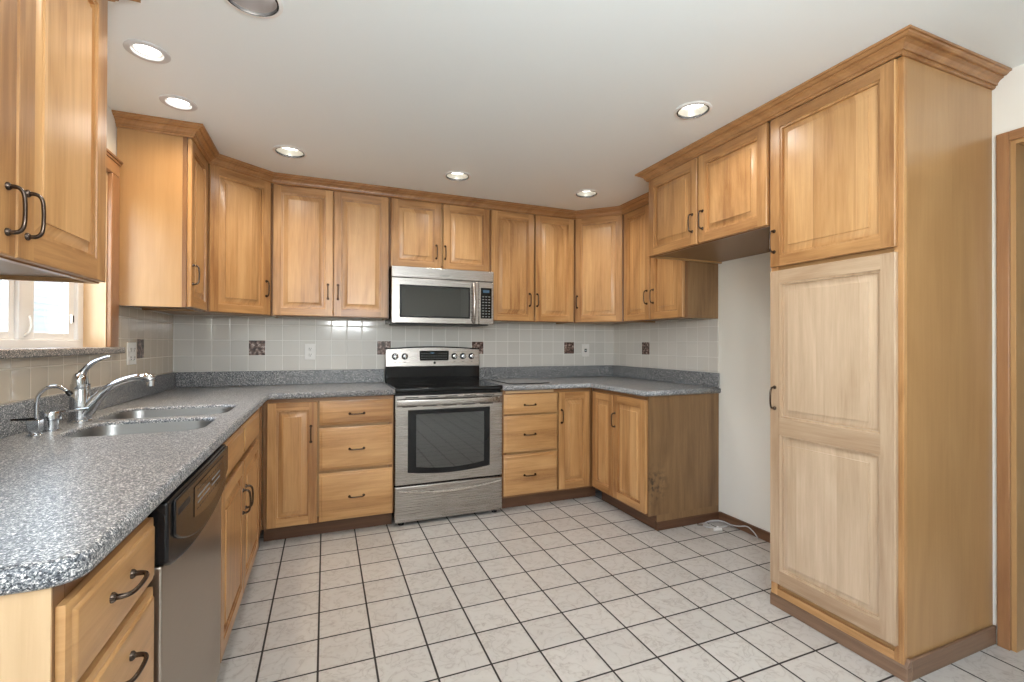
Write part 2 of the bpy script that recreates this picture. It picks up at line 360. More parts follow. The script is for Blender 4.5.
# ceiling with round openings for the recessed lights
cu = bpy.data.curves.new('ceiling', 'CURVE'); cu.dimensions = '2D'; cu.fill_mode = 'BOTH'; cu.extrude = 0.0
def spl(pts):
    s = cu.splines.new('POLY'); s.points.add(len(pts) - 1); s.use_cyclic_u = True
    for p, q in zip(s.points, pts): p.co = (q[0], q[1], 0, 1)
spl([(-0.12, YF - 0.1), (5.2, YF - 0.1), (5.2, 0.12), (-0.12, 0.12)])
for x, y, r in LIGHTS: spl([(x + (r - .014) * math.cos(a * PI / 18), y + (r - .014) * math.sin(a * PI / 18)) for a in range(36)])
co = bpy.data.objects.new('tmp', cu); C.objects.link(co); dg = bpy.context.evaluated_depsgraph_get()
me = bpy.data.meshes.new_from_object(co.evaluated_get(dg)); bpy.data.objects.remove(co)
me.name = 'ceiling'; me.materials.clear(); me.materials.append(CEIL)
o = bpy.data.objects.new('ceiling', me); C.objects.link(o); o.location = (0, 0, HC); struct(o)
b = MB(); b.box(-0.12, 5.2, YF - 0.1, 0.12, HC + 0.16, HC + 0.2, PAINT); struct(b.obj('roof_deck', smooth=False))
b = MB(); b.box(0, W, 0, 0.12, 0, HC + 0.16, PAINT); struct(b.obj('wall_back', smooth=False))
WY0, WY1, WZ0, WZ1 = -1.93, -1.003, 1.16, 2.015
wall_with_hole('wall_left', 0, -3.6, 0.12, 0, HC + 0.16, WY0, WY1, WZ0, WZ1, -0.12, 0, PAINT, 'x')
wall_with_hole('wall_dining', 0, YF, -3.6, 0, HC + 0.16, -5.75, -4.25, .9, 2.1, -0.12, 0, PAINT, 'x')
DY0, DY1, DZ = -3.62, -2.768, 2.03
wall_with_hole('wall_right', W, YF, 0.12, 0, HC + 0.16, DY0, DY1, 0, DZ, W, W + 0.12, PAINT, 'x')
b = MB(); b.box(0, W, YF - 0.1, YF, 0, HC + .16, PAINT); struct(b.obj('wall_front', smooth=False))
b = MB(); b.box(W + 0.12, 5.2, YF - 0.1, YF, 0, HC + .16, PAINT); struct(b.obj('wall_hall_front', smooth=False))
b = MB(); b.box(5.1, 5.2, YF, 0.12, 0, HC + .16, PAINT); struct(b.obj('wall_hall_right', smooth=False))
b = MB(); b.box(W + 0.12, 5.1, 0.0, 0.12, 0, HC + .16, PAINT); struct(b.obj('wall_hall_back', smooth=False))
# baseboard in the empty refrigerator alcove
b = MB(); b.box(W - 0.014, W, -2.17, -1.29, 0, 0.062, TOE, 1); struct(b.obj('baseboard_right', bevel=0.004))
# doorway at the right: casing and jamb
b = MB()
b.box(W - 0.016, W, DY1 - 0.003, DY1 + 0.036, 0, DZ + 0.036, CASING); b.box(W - 0.016, W, DY0 - 0.036, DY0 + 0.003, 0, DZ + 0.036, CASING)
b.box(W - 0.016, W, DY0 + .003, DY1 - .003, DZ - 0.003, DZ + 0.036, CASING, 1); struct(b.obj('trim_1', bevel=0.003))
b = MB()
b.box(W - 0.002, W + 0.12, DY1 - 0.018, DY1 + 0.0, 0, DZ, PANELW); b.box(W - 0.002, W + 0.12, DY0, DY0 + 0.018, 0, DZ, PANELW)
b.box(W - 0.002, W + 0.12, DY0 + .018, DY1 - .018, DZ - 0.018, DZ, PANELW, 1); struct(b.obj('trim_2'))
# added window, unseen behind the camera, to let in fill daylight
b = MB()
for y in (-5.75, -5.025, -4.30): b.box(-.1, -.06, y, y + .05, .9, 2.1, VINYL)
b.box(-.1, -.06, -5.75, -4.25, .9, .95, VINYL); b.box(-.1, -.06, -5.75, -4.25, 2.05, 2.1, VINYL)
struct(b.obj('added_window', bevel=.003))

# ---- kitchen window in the left wall
b = MB()
fx0, fx1 = -0.118, -0.082                              # frame depth range
def fbar(y0, y1, z0, z1, x0=fx0, x1=fx1, m=VINYL): b.box(x0, x1, y0, y1, z0, z1, m)
fbar(WY0, WY1, 1.188, 1.222); fbar(WY0, WY1, 1.98, 2.015); fbar(WY0, WY0 + .04, 1.222, 1.98); fbar(WY1 - .062, WY1, 1.222, 1.98)
fbar(-1.50, -1.43, 1.222, 1.98)
win = struct(b.obj('window_1', bevel=.003))
def sash(y0, y1, st):
    bb = MB(); x0, x1 = -0.112, -0.094
    bb.box(x0, x1, y0, y0 + st, 1.222, 1.98, VINYL); bb.box(x0, x1, y1 - st, y1, 1.222, 1.98, VINYL)
    bb.box(x0, x1, y0 + st, y1 - st, 1.222, 1.25, VINYL); bb.box(x0, x1, y0 + st, y1 - st, 1.945, 1.98, VINYL)
    s_ = bb.obj('window_sash', win, bevel=.002)
    g = MB(); g.box(-0.105, -0.101, y0 + st, y1 - st, 1.25, 1.945, GLASS); g.obj('window_pane', s_, smooth=False)
    return s_
s1 = sash(-1.43, WY1 - .062, .052); s2 = sash(WY0 + .04, -1.50, .035)
b = MB(); b.box(-0.094, -0.084, -1.108, -1.094, 1.295, 1.335, WHITE); b.box(-0.0845, -0.082, -1.105, -1.097, 1.300, 1.330, DARK); b.obj('latch', s1, bevel=.002)
b = MB(); b.tube([(-.082, -1.465, 1.235), (-.068, -1.465, 1.25), (-.064, -1.46, 1.275), (-.066, -1.468, 1.31)], .0045, WHITE, 8); b.obj('crank_handle', win)
# wooden jamb liner and casing
b = MB(); b.box(-0.082, 0.0, WY1 - .012, WY1, 1.19, 2.015, PALEW); b.box(-.082, 0.0, WY0, WY0 + .012, 1.19, 2.015, PALEW); b.box(-.082, 0, WY0 + .012, WY1 - .012, 2.003, 2.015, PALEW, 1)
b.obj('jamb_liner', win)
b = MB(); b.box(0, .018, WY1 - .004, WY1 + .085, 1.19, 2.01, CASING); b.box(0, .018, WY0 - .085, WY0 + .004, 1.19, 2.01, CASING)
b.box(0, .019, WY0 - .085, WY1 + .081, 2.01, 2.068, CASING, 1); b.box(0, .024, WY0 - .085, WY1 + .084, 2.068, 2.080, CASING, 1); b.box(0, .030, WY0 - .085, WY1 + .086, 2.080, 2.092, CASING, 1); b.obj('window_casing', win, bevel=.003)
b = MB(); b.box(-0.082, 0.045, WY0 - .10, WY1 + .085, 1.160, 1.190, STONEW); b.obj('window_sill', win, bevel=.006, seg=3)
# outside: gravel and the neighbour's wall with its own trim
b = MB(); b.box(-14, -0.2, -12, 22, -0.3, -0.1, GROUND); struct(b.obj('ground', smooth=False))
b = MB(); b.box(-4.9, -4.7, -6, 19, -.1, 3.0, STUCCO)
for k in range(20): b.box(-4.7, -4.69, -6, 19, 0.1 + k * .14, 0.104 + k * .14, GROUND)
struct(b.obj('neighbour_wall', smooth=False)); 

# ---- tile backsplashes
def splash_tiles(name, label, boxargs, m, accents):
    t = thing(name, label, 'backsplash', (0, 0, 0)); b = MB(); 
    for a in boxargs: b.box(*a, m)
    b.obj('tile_field', t, smooth=False)
    for (x0, x1, y0, y1, z0, z1) in accents: bb = MB(); bb.box(x0, x1, y0, y1, z0, z1, ACCENT); bb.obj('accent_tile', t, bevel=.003)
    return t
g = .003; P = .1085
splash_tiles('tile_backsplash', 'cream square tile backsplash on the back wall with four brown embossed accent tiles',
    [(0.008, W - .008, -0.008, 0, 1.0163, 1.394)], TILEB,
    [(.447 + k * P + g, .447 + (k + 1) * P - g, -.0095, -.002, 1.1245 + g / 2, 1.233 - g / 2) for k in (0, 8, 15, 23)])
splash_tiles('tile_backsplash', 'cream tile backsplash on the right wall, one brown accent tile, beside the bare alcove wall',
    [(W - .008, W, -1.275, 0, 1.0163, 1.394)], TILES, [(W - .0095, W - .002, -.434 - P + g, -.434 - g, 1.1245 + g / 2, 1.233 - g / 2)])
splash_tiles('tile_backsplash', 'tile backsplash with a painted-in lamplight tint on the left wall under and beside the window',
    [(0, .008, WY1 + .09, 0, 1.0163, 1.394), (0, .008, -2.93, WY1 + .09, 1.0163, 1.159)], TILE_LAMPLIT, [(.002, .0095, -.434 - P - P + g, -.434 - P - g, 1.1245 + g / 2, 1.233 - g / 2)])

# ------------------------------------------------------------------ cabinets
FW = .049
def panel_front(b, x0, x1, z0, z1, yf, openings, th=.019):
    e = .003; R = lambda i, y: [(x0 + i, y, z0 + i), (x1 - i, y, z0 + i), (x1 - i, y, z1 - i), (x0 + i, y, z1 - i)]
    b.rings([R(0, yf + th), R(0, yf + e), R(e, yf)], MAPLE_NOW[0], True, False, (random.random(), 0, 0))
    X0, X1, Z0, Z1 = x0 + e, x1 - e, z0 + e, z1 - e
    ox0, ox1 = openings[0][0], openings[0][1]; M_ = MAPLE_NOW[0]
    q = lambda a0, a1, c0, c1, bb: b.quad([(a0, yf, c0), (a1, yf, c0), (a1, yf, c1), (a0, yf, c1)], M_, bb)
    q(X0, ox0, Z0, Z1, (random.random(), 0, 0)); q(ox1, X1, Z0, Z1, (random.random(), 0, 0))
    zs = [Z0] + [v for o_ in openings for v in (o_[2], o_[3])] + [Z1]
    for i in range(0, len(zs), 2): q(ox0, ox1, zs[i], zs[i + 1], (random.random(), 1, 0))
    for (a0, a1, c0, c1) in openings:
        r = lambda i, d: [(a0 + i, yf + d, c0 + i), (a1 - i, yf + d, c0 + i), (a1 - i, yf + d, c1 - i), (a0 + i, yf + d, c1 - i)]
        sd = random.random()
        b.rings([r(0, 0), r(.001, .004), r(.009, .005), r(.0095, .016)], M_, False, False, (random.random(), 0, 0))
        b.rings([r(.0095, .016), r(.0165, .016), r(.040, .0045), r(.0405, .0005)], M_, False, True, (sd, 0, 1))
MAPLE_NOW = [MAPLE]
def pull(parent, x, z, yf, vert=True, ln=.096):
    h = ln / 2; b = MB()
    prof = [(-h, .002), (-h, -.013), (-h + .005, -.0225), (-h + .018, -.0275), (0, -.029), (h - .018, -.0275), (h - .005, -.0225), (h, -.013), (h, .002)]
    pt = lambda s, y: (x, yf + y, z + s) if vert else (x + s, yf + y, z)
    path = smooth_path([pt(s, y) for s, y in prof], 4); n = len(path)
    b.tube(path, [.0050 - .0012 * math.sin(PI * i / (n - 1)) for i in range(n)], BRONZE, 10)
    for s in (-h, h):
        c = pt(s, 0); b.lathe([(.0085, -.002), (.0085, .003), (.006, .006)], c, BRONZE, 'y', 16)
    return b.obj('handle', parent)
def door(parent, x0, x1, z0, z1, yf, handle=None, openings=None, fw=FW, label=None):
    b = MB(); ops = openings or [(x0 + fw, x1 - fw, z0 + fw, z1 - fw)]
    panel_front(b, x0, x1, z0, z1, yf, ops); d = b.obj('door', parent)
    if label: d['label'] = label
    if handle: pull(d, handle[0], handle[1], yf)
    return d
def slab(parent, x0, x1, z0, z1, yf, handle=True, name='drawer', hx=None, hor=1, hz=None):
    b = MB(); th = .019
    R = lambda i, d: [(x0 + i, yf + d, z0 + i), (x1 - i, yf + d, z0 + i), (x1 - i, yf + d, z1 - i), (x0 + i, yf + d, z1 - i)]
    b.rings([R(0, th), R(0, .008), R(.004, .006), R(.012, .005), R(.016, 0.0005), R(.019, 0)], MAPLE, True, True, (random.random(), hor, 1))
    d = b.obj(name, parent)
    if handle: pull(d, (x0 + x1) / 2 if hx is None else hx, (z0 + z1) / 2 - .008 if hz is None else hz, yf, False, .086)
    return d
def carcass(parent, w, d, h, toe=0.0, toex=(0, 0), open_top=False, endL=None, endR=None, frame=FRAMEW, z0=0.0, toem=TOE, recess=.012, name='carcass'):
    """box of boards; z0 = underside; toe = toe-kick height below it"""
    b = MB(); t = .016
    b.box(0, t, .019, d, z0, h, endL or PANELW); b.box(w - t, w, .019, d, z0, h, endR or PANELW)
    b.box(t, w - t, .019, d, z0 + recess, z0 + recess + t, OAK, 1); b.box(t, w - t, d - .006, d, z0 + recess + t, h, PANELW)
    if not open_top: b.box(t, w - t, .019, d - .006, h - t, h, PANELW, 1)
    c = b.obj(name, parent)
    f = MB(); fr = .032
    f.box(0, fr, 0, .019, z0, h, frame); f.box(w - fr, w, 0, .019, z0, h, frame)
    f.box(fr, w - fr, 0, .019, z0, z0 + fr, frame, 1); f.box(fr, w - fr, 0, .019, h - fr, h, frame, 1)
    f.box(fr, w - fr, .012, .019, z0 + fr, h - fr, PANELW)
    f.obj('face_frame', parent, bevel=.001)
    if toe: k = MB(); k.box(-toex[0], w + toex[1], .072, .087, 0, z0 - .0005, toem, 1); k.obj('toe_kick', parent)
    return c

UB, UT = 1.393, 2.264; UH = UT - UB; FB = .597; zt = .876; DZ0 = .116
# --- back wall bases
t = thing('base_cabinet', 'base cabinet left of the range with a tall door and three drawers', 'cabinet', (.604, -FB, 0), 0, 'base cabinets')
w = 1.366 - .604; carcass(t, w, FB - .003, zt, .1, z0=.1)
door(t, .024, .905 - .604, .104, .853, -.0195, (.868 - .604, .655))
for z0, z1 in ((.700, .851), (.421, .684), (.104, .402)): slab(t, .916 - .604, 1.356 - .604, z0, z1, -.0195)
t = thing('base_cabinet', 'base cabinet right of the range with three drawers, pull-out board and narrow door', 'cabinet', (2.132, -FB, 0), 0, 'base cabinets')
w = 2.867 - 2.132; carcass(t, w + .0145, FB - .003, zt, .1, z0=.1, toex=(0, .073))
for z0, z1 in ((.705, .846), (.428, .690), (DZ0, .410)): slab(t, .006, 2.567 - 2.132, z0, z1, -.0195, hx=2.34 - 2.132)
door(t, 2.578 - 2.132, 2.846 - 2.132, DZ0, .850, -.0195, (2.60 - 2.132, .668), fw=.05)
b = MB(); b.box(.020, .405, -.012, .30, .853, .8725, PALEW, 1); b.obj('pull_out_board', t, bevel=.003)
# --- right wall base
t = thing('base_cabinet', 'two-door base cabinet with a scuffed brown end panel beside the empty alcove', 'cabinet', (W - FB, -.598, 0), -PI / 2, 'base cabinets')
w = 1.274 - .598; carcass(t, w, FB - .003, zt, .1, z0=.1, endR=OAK, toex=(-.02, 0))
OAKS = stained(OAK, (w, .03, .30), .16); b = MB(); b.box(w, w + .006, .0, FB - .003, .1, zt, OAKS); b.box(w, w + .006, .068, FB - .003, .055, .1, OAKS); b.obj('end_panel', t)['label'] = 'brown scuffed end panel'
door(t, .024, .900 - .598, DZ0, .850, -.0195, None, fw=.05)
door(t, .904 - .598, w - .006, DZ0, .850, -.0195, (.928 - .598, .673))
b = MB(); b.box(w - .02, w + .012, .066, FB - .003, 0, .056, TOE, 1); b.obj('base_molding', t, bevel=.003)
# --- left wall bases
XL = .603
t = thing('base_cabinet', 'sink base cabinet under the window with two false drawer fronts over two doors', 'cabinet', (XL, -1.893, 0), PI / 2, 'base cabinets')
w = 1.893 - .600; carcass(t, w, XL - .003, zt, .1, z0=.1, open_top=True)
slab(t, .004, 1.893 - 1.415, .72, .852, -.0195, False, 'false_drawer_front'); slab(t, 1.893 - 1.405, 1.893 - .905, .72, .852, -.0195, False, 'false_drawer_front')
door(t, .004, 1.893 - 1.413, DZ0, .700, -.0195, (1.893 - 1.445, .53)); door(t, 1.893 - 1.407, 1.893 - .905, DZ0, .700, -.0195, (1.893 - 1.375, .53))
t = thing('base_cabinet', 'drawer base cabinet at the near end of the left counter', 'cabinet', (XL, -2.915, 0), PI / 2, 'base cabinets')
w = 2.915 - 2.545; carcass(t, w, XL - .003, zt, .1, z0=.1, endL=PALEW)
b = MB(); b.box(-.004, 0, .0, .05, .1, zt, PALEW); b.box(-.004, 0, XL - .06, XL - .003, .1, zt, PALEW); b.box(-.004, 0, .05, XL - .06, .80, zt, PALEW, 1); b.obj('end_stile', t)
slab(t, .006, w - .008, .715, .845, -.0195, hx=.178, hz=.789); slab(t, .006, w - .008, .425, .700, -.0195, hx=.178, hz=.640); slab(t, .006, w - .008, DZ0, .41, -.0195, hx=.16)

# --- uppers
def upper(label, loc, rot, w, h, d, doors, endL=None, endR=None, group='upper wall cabinets', fw=FW, frame=FRAMEW):
    t = thing('wall_cabinet', label, 'cabinet', loc, rot, group); carcass(t, w, d, h, endL=endL, endR=endR, frame=frame)
    for (x0, x1, hx, hz) in doors: door(t, x0, x1, .004, h - .004, -.0195, (hx, hz) if hx is not None else None, fw=fw)
    return t
YU = -.290; D = .287
upper('two-door wall cabinet left of the microwave', (.617, YU, UB), 0, 1.370 - .617, UH, D, [(.009, .377, .345, .172), (.381, .745, .409, .172)])
upper('short two-door wall cabinet directly over the microwave', (1.372, YU, 1.765), 0, .762, UT - 1.765, D, [(.008, .372, .338, .130), (.390, .756, .404, .130)])
upper('two-door wall cabinet right of the microwave', (2.136, YU, UB), 0, 2.880 - 2.136, UH, D, [(.008, .372, .334, .175), (.386, .738, .400, .175)])
XU = W - .290
upper('two-door wall cabinet on the right wall, partly behind the alcove cabinet', (XU, -.590, UB), -PI / 2, 1.274 - .590, UH, D, [(.008, .920 - .590 - .002, .300, .172), (.922 - .590 + .006, .676, .372, .172)], endR=OAK)  # shade on the end panel put into its colour with the brown veneer
upper('narrow one-door wall cabinet with a wide pale end panel beside the window', (.290, -.914, UB), PI / 2, .914 - .548, UH, D, [(.010, .358, .036, .172)])
# diagonal corners
def corner_cabinet(label, A, B, back, hx):
    A = Vector(A); B = Vector(B); d = B - A; ang = math.atan2(d.y, d.x); w = d.length
    t = thing('corner_wall_cabinet', label, 'cabinet', (A.x, A.y, UB), ang, 'upper wall cabinets')
    R = Matrix.Rotation(-ang, 2); loc = lambda p: tuple(R @ (Vector(p) - A))
    b = MB(); poly = [loc(p) for p in back]; b.prism(poly, .01, UH - .001, PANELW); b.obj('carcass', t)
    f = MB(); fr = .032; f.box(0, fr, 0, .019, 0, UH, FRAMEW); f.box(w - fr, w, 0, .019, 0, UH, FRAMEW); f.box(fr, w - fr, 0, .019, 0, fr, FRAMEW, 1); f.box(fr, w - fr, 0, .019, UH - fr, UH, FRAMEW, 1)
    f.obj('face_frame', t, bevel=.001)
    door(t, .020, w - .018, .004, UH - .004, -.0195, (hx if hx > 0 else w + hx, .172))
corner_cabinet('diagonal one-door corner wall cabinet at the left end of the back wall', (.292, -.545), (.616, -.292), [(.009, -.009), (.009, -.543), (.300, -.530), (.606, -.285), (.613, -.009)], -.046)
corner_cabinet('diagonal one-door corner wall cabinet at the right end of the back wall', (2.884, -.292), (W - .292, -.588), [(2.886, -.009), (2.888, -.280), (3.180, -.575), (W - .009, -.586), (W - .009, -.009)], .034)
# near left upper
upper('large near wall cabinet before the window, cut off at the left photo edge', (.311, -2.845, UB - .004), PI / 2, 2.845 - 1.958, UH + .004, .308, [(.008, .432, .400, .10), (.436, .877, .470, .105)], fw=.062, frame=MAPLE)
# fridge top and pantry
XF = W - .595
t = upper('two-door cabinet bridging the empty refrigerator alcove', (XF, -1.290, 1.771), -PI / 2, 2.170 - 1.290, UT - 1.771, .592, [(.006, .425, .392, .128), (.437, .872, .470, .128)])
t = thing('pantry_cabinet', 'tall pantry cabinet with a square upper door and long two-panel lower door', 'cabinet', (XF, -2.173, 0), -PI / 2)
w = 2.715 - 2.173; carcass(t, w, .592, UT, z0=.055, frame=MAPLE)
door(t, .008, w - .018, 1.572, UT - .006, -.0195, (.030, 1.688))
lo = (.008, w - .018, .118, 1.552)
MAPLE_NOW[0] = PALEDOOR
door(t, *lo, -.0195, (.034, .968), label='paler long two-panel door', openings=[(lo[0] + FW, lo[1] - FW, .182, .802), (lo[0] + FW, lo[1] - FW, .878, 1.494)])
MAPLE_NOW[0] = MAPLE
b = MB(); b.box(.01, w - .004, .028, .045, .0, .1, PALEW, 1); b.obj('toe_board', t)
def pent(b, pts, x0, x1): pass
b = MB(); b.box(-.004, w + .012, -.004, .027, 0, .05, PLINTH, 1); b.rings([[(-.004, -.004, .05), (w + .012, -.004, .05), (w + .012, .027, .05), (-.004, .027, .05)], [(-.004, .014, .078), (w + .012, .014, .078), (w + .012, .027, .078), (-.004, .027, .078)]], PLINTH, b=(.3, 1, 0))
b.box(w + .001, w + .012, .027, .592, 0, .074, PLINTH, 1); b.obj('base_molding', t, bevel=.003)

# --- crown mouldings
PROF = [(-.004, -.058), (.005, -.058), (.010, -.053), (.010, -.047), (.0155, -.047), (.017, -.038), (.024, -.029), (.034, -.024), (.034, -.019), (.042, -.019), (.049, -.014), (.052, -.0095), (.059, -.0095), (.059, -.001), (-.004, -.001)]
def crown(label, path, side=1, z=HC):
    P2 = [Vector(p) for p in path]; offs = []
    for i in range(len(P2)):
        ns = []
        if i > 0: d = (P2[i] - P2[i - 1]).normalized(); ns.append(Vector((d.y, -d.x)) * side)
        if i < len(P2) - 1: d = (P2[i + 1] - P2[i]).normalized(); ns.append(Vector((d.y, -d.x)) * side)
        if len(ns) == 1: offs.append(ns[0])
        else: s = (ns[0] + ns[1]).normalized(); offs.append(s / s.dot(ns[0]))
    b = MB()
    for i in range(len(P2) - 1):     # each run a board of its own, mitred at the corners
        Rg = [[(P2[j].x + offs[j].x * u, P2[j].y + offs[j].y * u, z + v) for u, v in PROF] for j in (i, i + 1)]
        hor = 1; b.rings(Rg, CROWN, True, True, (random.random(), 0, 0))
    o = b.obj('crown_molding', smooth=False); tag(o, label, 'crown molding', 'crown moldings')
    return o
crown('crown molding along the left, back and right wall cabinets', [(0.002, -.916), (.311, -.916), (.311, -.545), (.614, -.311), (2.888, -.311), (3.169, -.590), (3.169, -1.284)])
crown('crown molding over the alcove cabinet and tall pantry', [(3.11, -1.289), (XF - .019, -1.289), (XF - .019, -2.717), (W - .002, -2.717)])
crown('short stretch of crown molding on the near left cabinet', [(.331, -2.845), (.331, -1.957), (.002, -1.957)])

# ------------------------------------------------------------------ countertops
def counter_mesh(name, parent, outer, holes, z0, z1, bev=.011):
    cu = bpy.data.curves.new(name, 'CURVE'); cu.dimensions = '2D'; cu.fill_mode = 'BOTH'
    cu.bevel_depth = bev; cu.bevel_resolution = 3; cu.extrude = (z1 - z0) / 2 - bev; cu.offset = -bev
    for pts in [outer] + holes:
        s = cu.splines.new('POLY'); s.points.add(len(pts) - 1); s.use_cyclic_u = True
        for p, q in zip(s.points, pts): p.co = (q[0], q[1], 0, 1)
    co = bpy.data.objects.new('tmp', cu); C.objects.link(co)
    me = bpy.data.meshes.new_from_object(co.evaluated_get(bpy.context.evaluated_depsgraph_get())); bpy.data.objects.remove(co)
    me.materials.clear(); me.materials.append(STONE); me.name = name
    for v in me.vertices: v.co.z += (z0 + z1) / 2
    o = bpy.data.objects.new(name, me); C.objects.link(o); o.parent = parent; return o
CE = .638; zc = .914
def corner_round(cx, cy, r, a0, n=6): return [(cx + r * math.cos(a0 + PI / 2 * k / n), cy + r * math.sin(a0 + PI / 2 * k / n)) for k in range(n + 1)]
cl = thing('countertop', 'speckled grey L-shaped countertop along the window wall up to the range', 'countertop', (0, 0, 0), 0, 'countertops')
B1 = rrect(.155, .548, -1.862, -1.535, .075); 
B2 = rrect(.105, .553, -1.470, -1.105, .08)
outer = [(.001, -.001), (.001, -2.93)] + corner_round(CE - .045, -2.93 + .045, .045, -PI / 2) + corner_round(CE + .03, -CE - .03, -.03, 0)[::-1][:0] + [(CE, -CE - .012), (CE + .012, -CE), (1.370, -CE), (1.370, -.001)]
counter_mesh('counter_slab', cl, outer, [B1[::-1], B2[::-1]], zt + .0005, zc)
b = MB(); b.box(.0085, .0255, -2.93, -.0085, zc, 1.016, STONE); b.box(.0255, 1.370, -.0255, -.0085, zc, 1.016, STONE); b.obj('upstand', cl, bevel=.003)
cr = thing('countertop', 'speckled grey countertop running from the range around the right corner', 'countertop', (0, 0, 0), 0, 'countertops')
outer = [(2.130, -.001), (2.130, -CE), (W - CE - .012, -CE), (W - CE, -CE - .012), (W - CE, -1.296), (W - .001, -1.296), (W - .001, -.001)]
counter_mesh('counter_slab', cr, outer, [], zt + .0005, zc)
b = MB(); b.box(W - .0255, W - .0085, -1.294, -.0085, zc, 1.016, STONE); b.box(2.130, W - .0255, -.0255, -.0085, zc, 1.016, STONE); b.obj('upstand', cr, bevel=.003)

# ---- sink
sk = thing('sink', 'double-bowl stainless steel sink set into the counter under the window', 'sink', (.33, -1.48, .87))
def bowl(x0, x1, y0, y1, depth):
    ox, oy, oz = .33, -1.48, .87; b = MB(); c = lambda pts, z: [(x - ox, y - oy, z - oz) for x, y in pts]
    e = .006; rings = []
    for ins, z, r in ((.0012, .900, .075), (.0030, .9005, .074), (.0045, .895, .073), (.008, .72, .06), (.02, .875 - depth + .01, .05), (.05, .875 - depth, .035)):
        rings.append(c(rrect(x0 + ins, x1 - ins, y0 + ins, y1 - ins, max(r - max(ins, 0) * .3, .02)), z))
    b.rings(rings, SINKM, False, True); o = b.obj('bowl', sk)
    d = MB(); cx, cy = (x0 + x1) / 2 - ox, (y0 + y1) / 2 - oy; d.lathe([(.045, .001), (.043, .004), (.034, .003), (.030, -.001)], (cx, cy, .875 - depth - oz), CHROME); d.obj('drain', o)
bowl(.155, .548, -1.862, -1.535, .18); bowl(.105, .553, -1.470, -1.105, .18)

# ---- faucet with lever and spout
f = thing('faucet', 'chrome single-lever kitchen faucet with a long curved spout behind the sink', 'faucet', (.098, -1.512, zc), 0)
b = MB(); b.lathe([(.036, 0), (.036, .006), (.0325, .009), (.0315, .03), (.0290, .120), (.0278, .124), (.0290, .128), (.0285, .142)], (0, 0, 0), CHROME, 'z', 28); b.obj('body', f)
b = MB(); hd = [(0.0, 0, .138), (.0, 0, .165), (.010, 0, .190), (.028, .0, .213), (.050, 0, .229), (.082, 0, .243), (.090, 0, .245)]
b.tube(smooth_path(hd, 5), [.0290, .0290, .0290, .0285, .028, .027, .025, .0225, .017, .0155, .014, .013, .012, .0115, .011, .0105, .010, .0095, .009, .0085, .008, .0078, .0075, .0072, .007, .0068, .0066, .006, .0055, .005, .004][:31], CHROME, 16, .8); b.obj('lever', f)
b = MB(); sp = [(.010, 0, .028), (.034, 0, .062), (.060, .0, .100), (.095, 0, .132), (.135, .0, .152), (.175, 0, .163), (.205, 0, .160), (.218, 0, .150)]
n = 7 * 5 + 1; b.tube(smooth_path(sp, 5), [.028 - .0145 * min(1, i / 15) + (.004 if i > 27 else 0) for i in range(n)], CHROME, 16)
b.lathe([(.012, -.006), (.015, -.006), (.015, .016), (.012, .018)], (.216, 0, .134), CHROME, 'z', 20); b.obj('spout', f)
s = thing('soap_dispenser', 'short chrome soap dispenser with a thin nozzle beside the faucet', 'soap dispenser', (.093, -1.702, zc))
b = MB(); b.lathe([(.030, 0), (.030, .003), (.021, .005), (.0195, .03), (.0195, .036)], (0, 0, 0), CHROME); b.obj('base', s)
b = MB(); b.lathe([(.018, .036), (.027, .038), (.0275, .060), (.025, .066)], (0, 0, 0), CHROME); b.tube([(.012, 0, .060), (.05, .004, .064), (.098, .008, .0685)], [.005, .0045, .004], CHROME, 8); b.obj('pump_head', s)
s = thing('hot_water_tap', 'small chrome gooseneck tap with a black lever at the near side of the soap dispenser', 'tap', (.090, -1.788, zc))
b = MB(); b.lathe([(.019, 0), (.019, .003), (.014, .006), (.014, .014)], (0, 0, 0), CHROME); b.box(-.014, .016, -.014, .014, .012, .050, CHROME); b.obj('body', s, bevel=.003)
b = MB(); b.tube(smooth_path([(.004, 0, .048), (.004, 0, .10), (.010, 0, .130), (.030, 0, .151), (.055, 0, .154), (.074, 0, .144), (.083, 0, .134)], 6), .0058, CHROME, 12)
b.obj('spout', s); b = MB(); b.tube([(.079, 0, .139), (.085, 0, .132), (.090, 0, .126)], [.0065, .0085, .007], BLACKP, 12); b.obj('spout_tip', s)
b = MB(); b.tube([(.006, 0, .052), (-.02, -.006, .053), (-.052, -.012, .054)], [.006, .004, .003], BLACKP, 10); b.obj('lever', s)

# ------------------------------------------------------------------ range
R_ = thing('range', 'freestanding stainless steel electric range with a black glass cooktop', 'stove', (1.3720, 0, 0))
w = .7600; yf = -.602
b = MB(); b.box(.003, w - .003, yf + .03, -.030, .038, .885, BLACKP)
for x in (.05, w - .05):
    for y in (yf + .04, -.1): b.lathe([(.02, -.038), (.02, -.02), (.012, 0)], (x, y, .038), BLACKP, 'z', 16)
b.obj('body', R_, bevel=.003)
b = MB(); b.box(.0, w - .002, yf - .012, -.075, .887, .917, BLACKG); b.obj('cooktop', R_, bevel=.009, seg=4)
top = bpy.data.objects['cooktop']
for cx, cy, r in ((.20, -.44, .115), (.55, -.44, .09), (.20, -.20, .08), (.55, -.20, .10), ):
    b = MB(); b.lathe([(r, .0), (r, .0004), (r - .003, .0004), (r - .003, 0)], (cx, cy, .9171), BURNER, 'z', 40, False); b.obj('burner_mark', top)
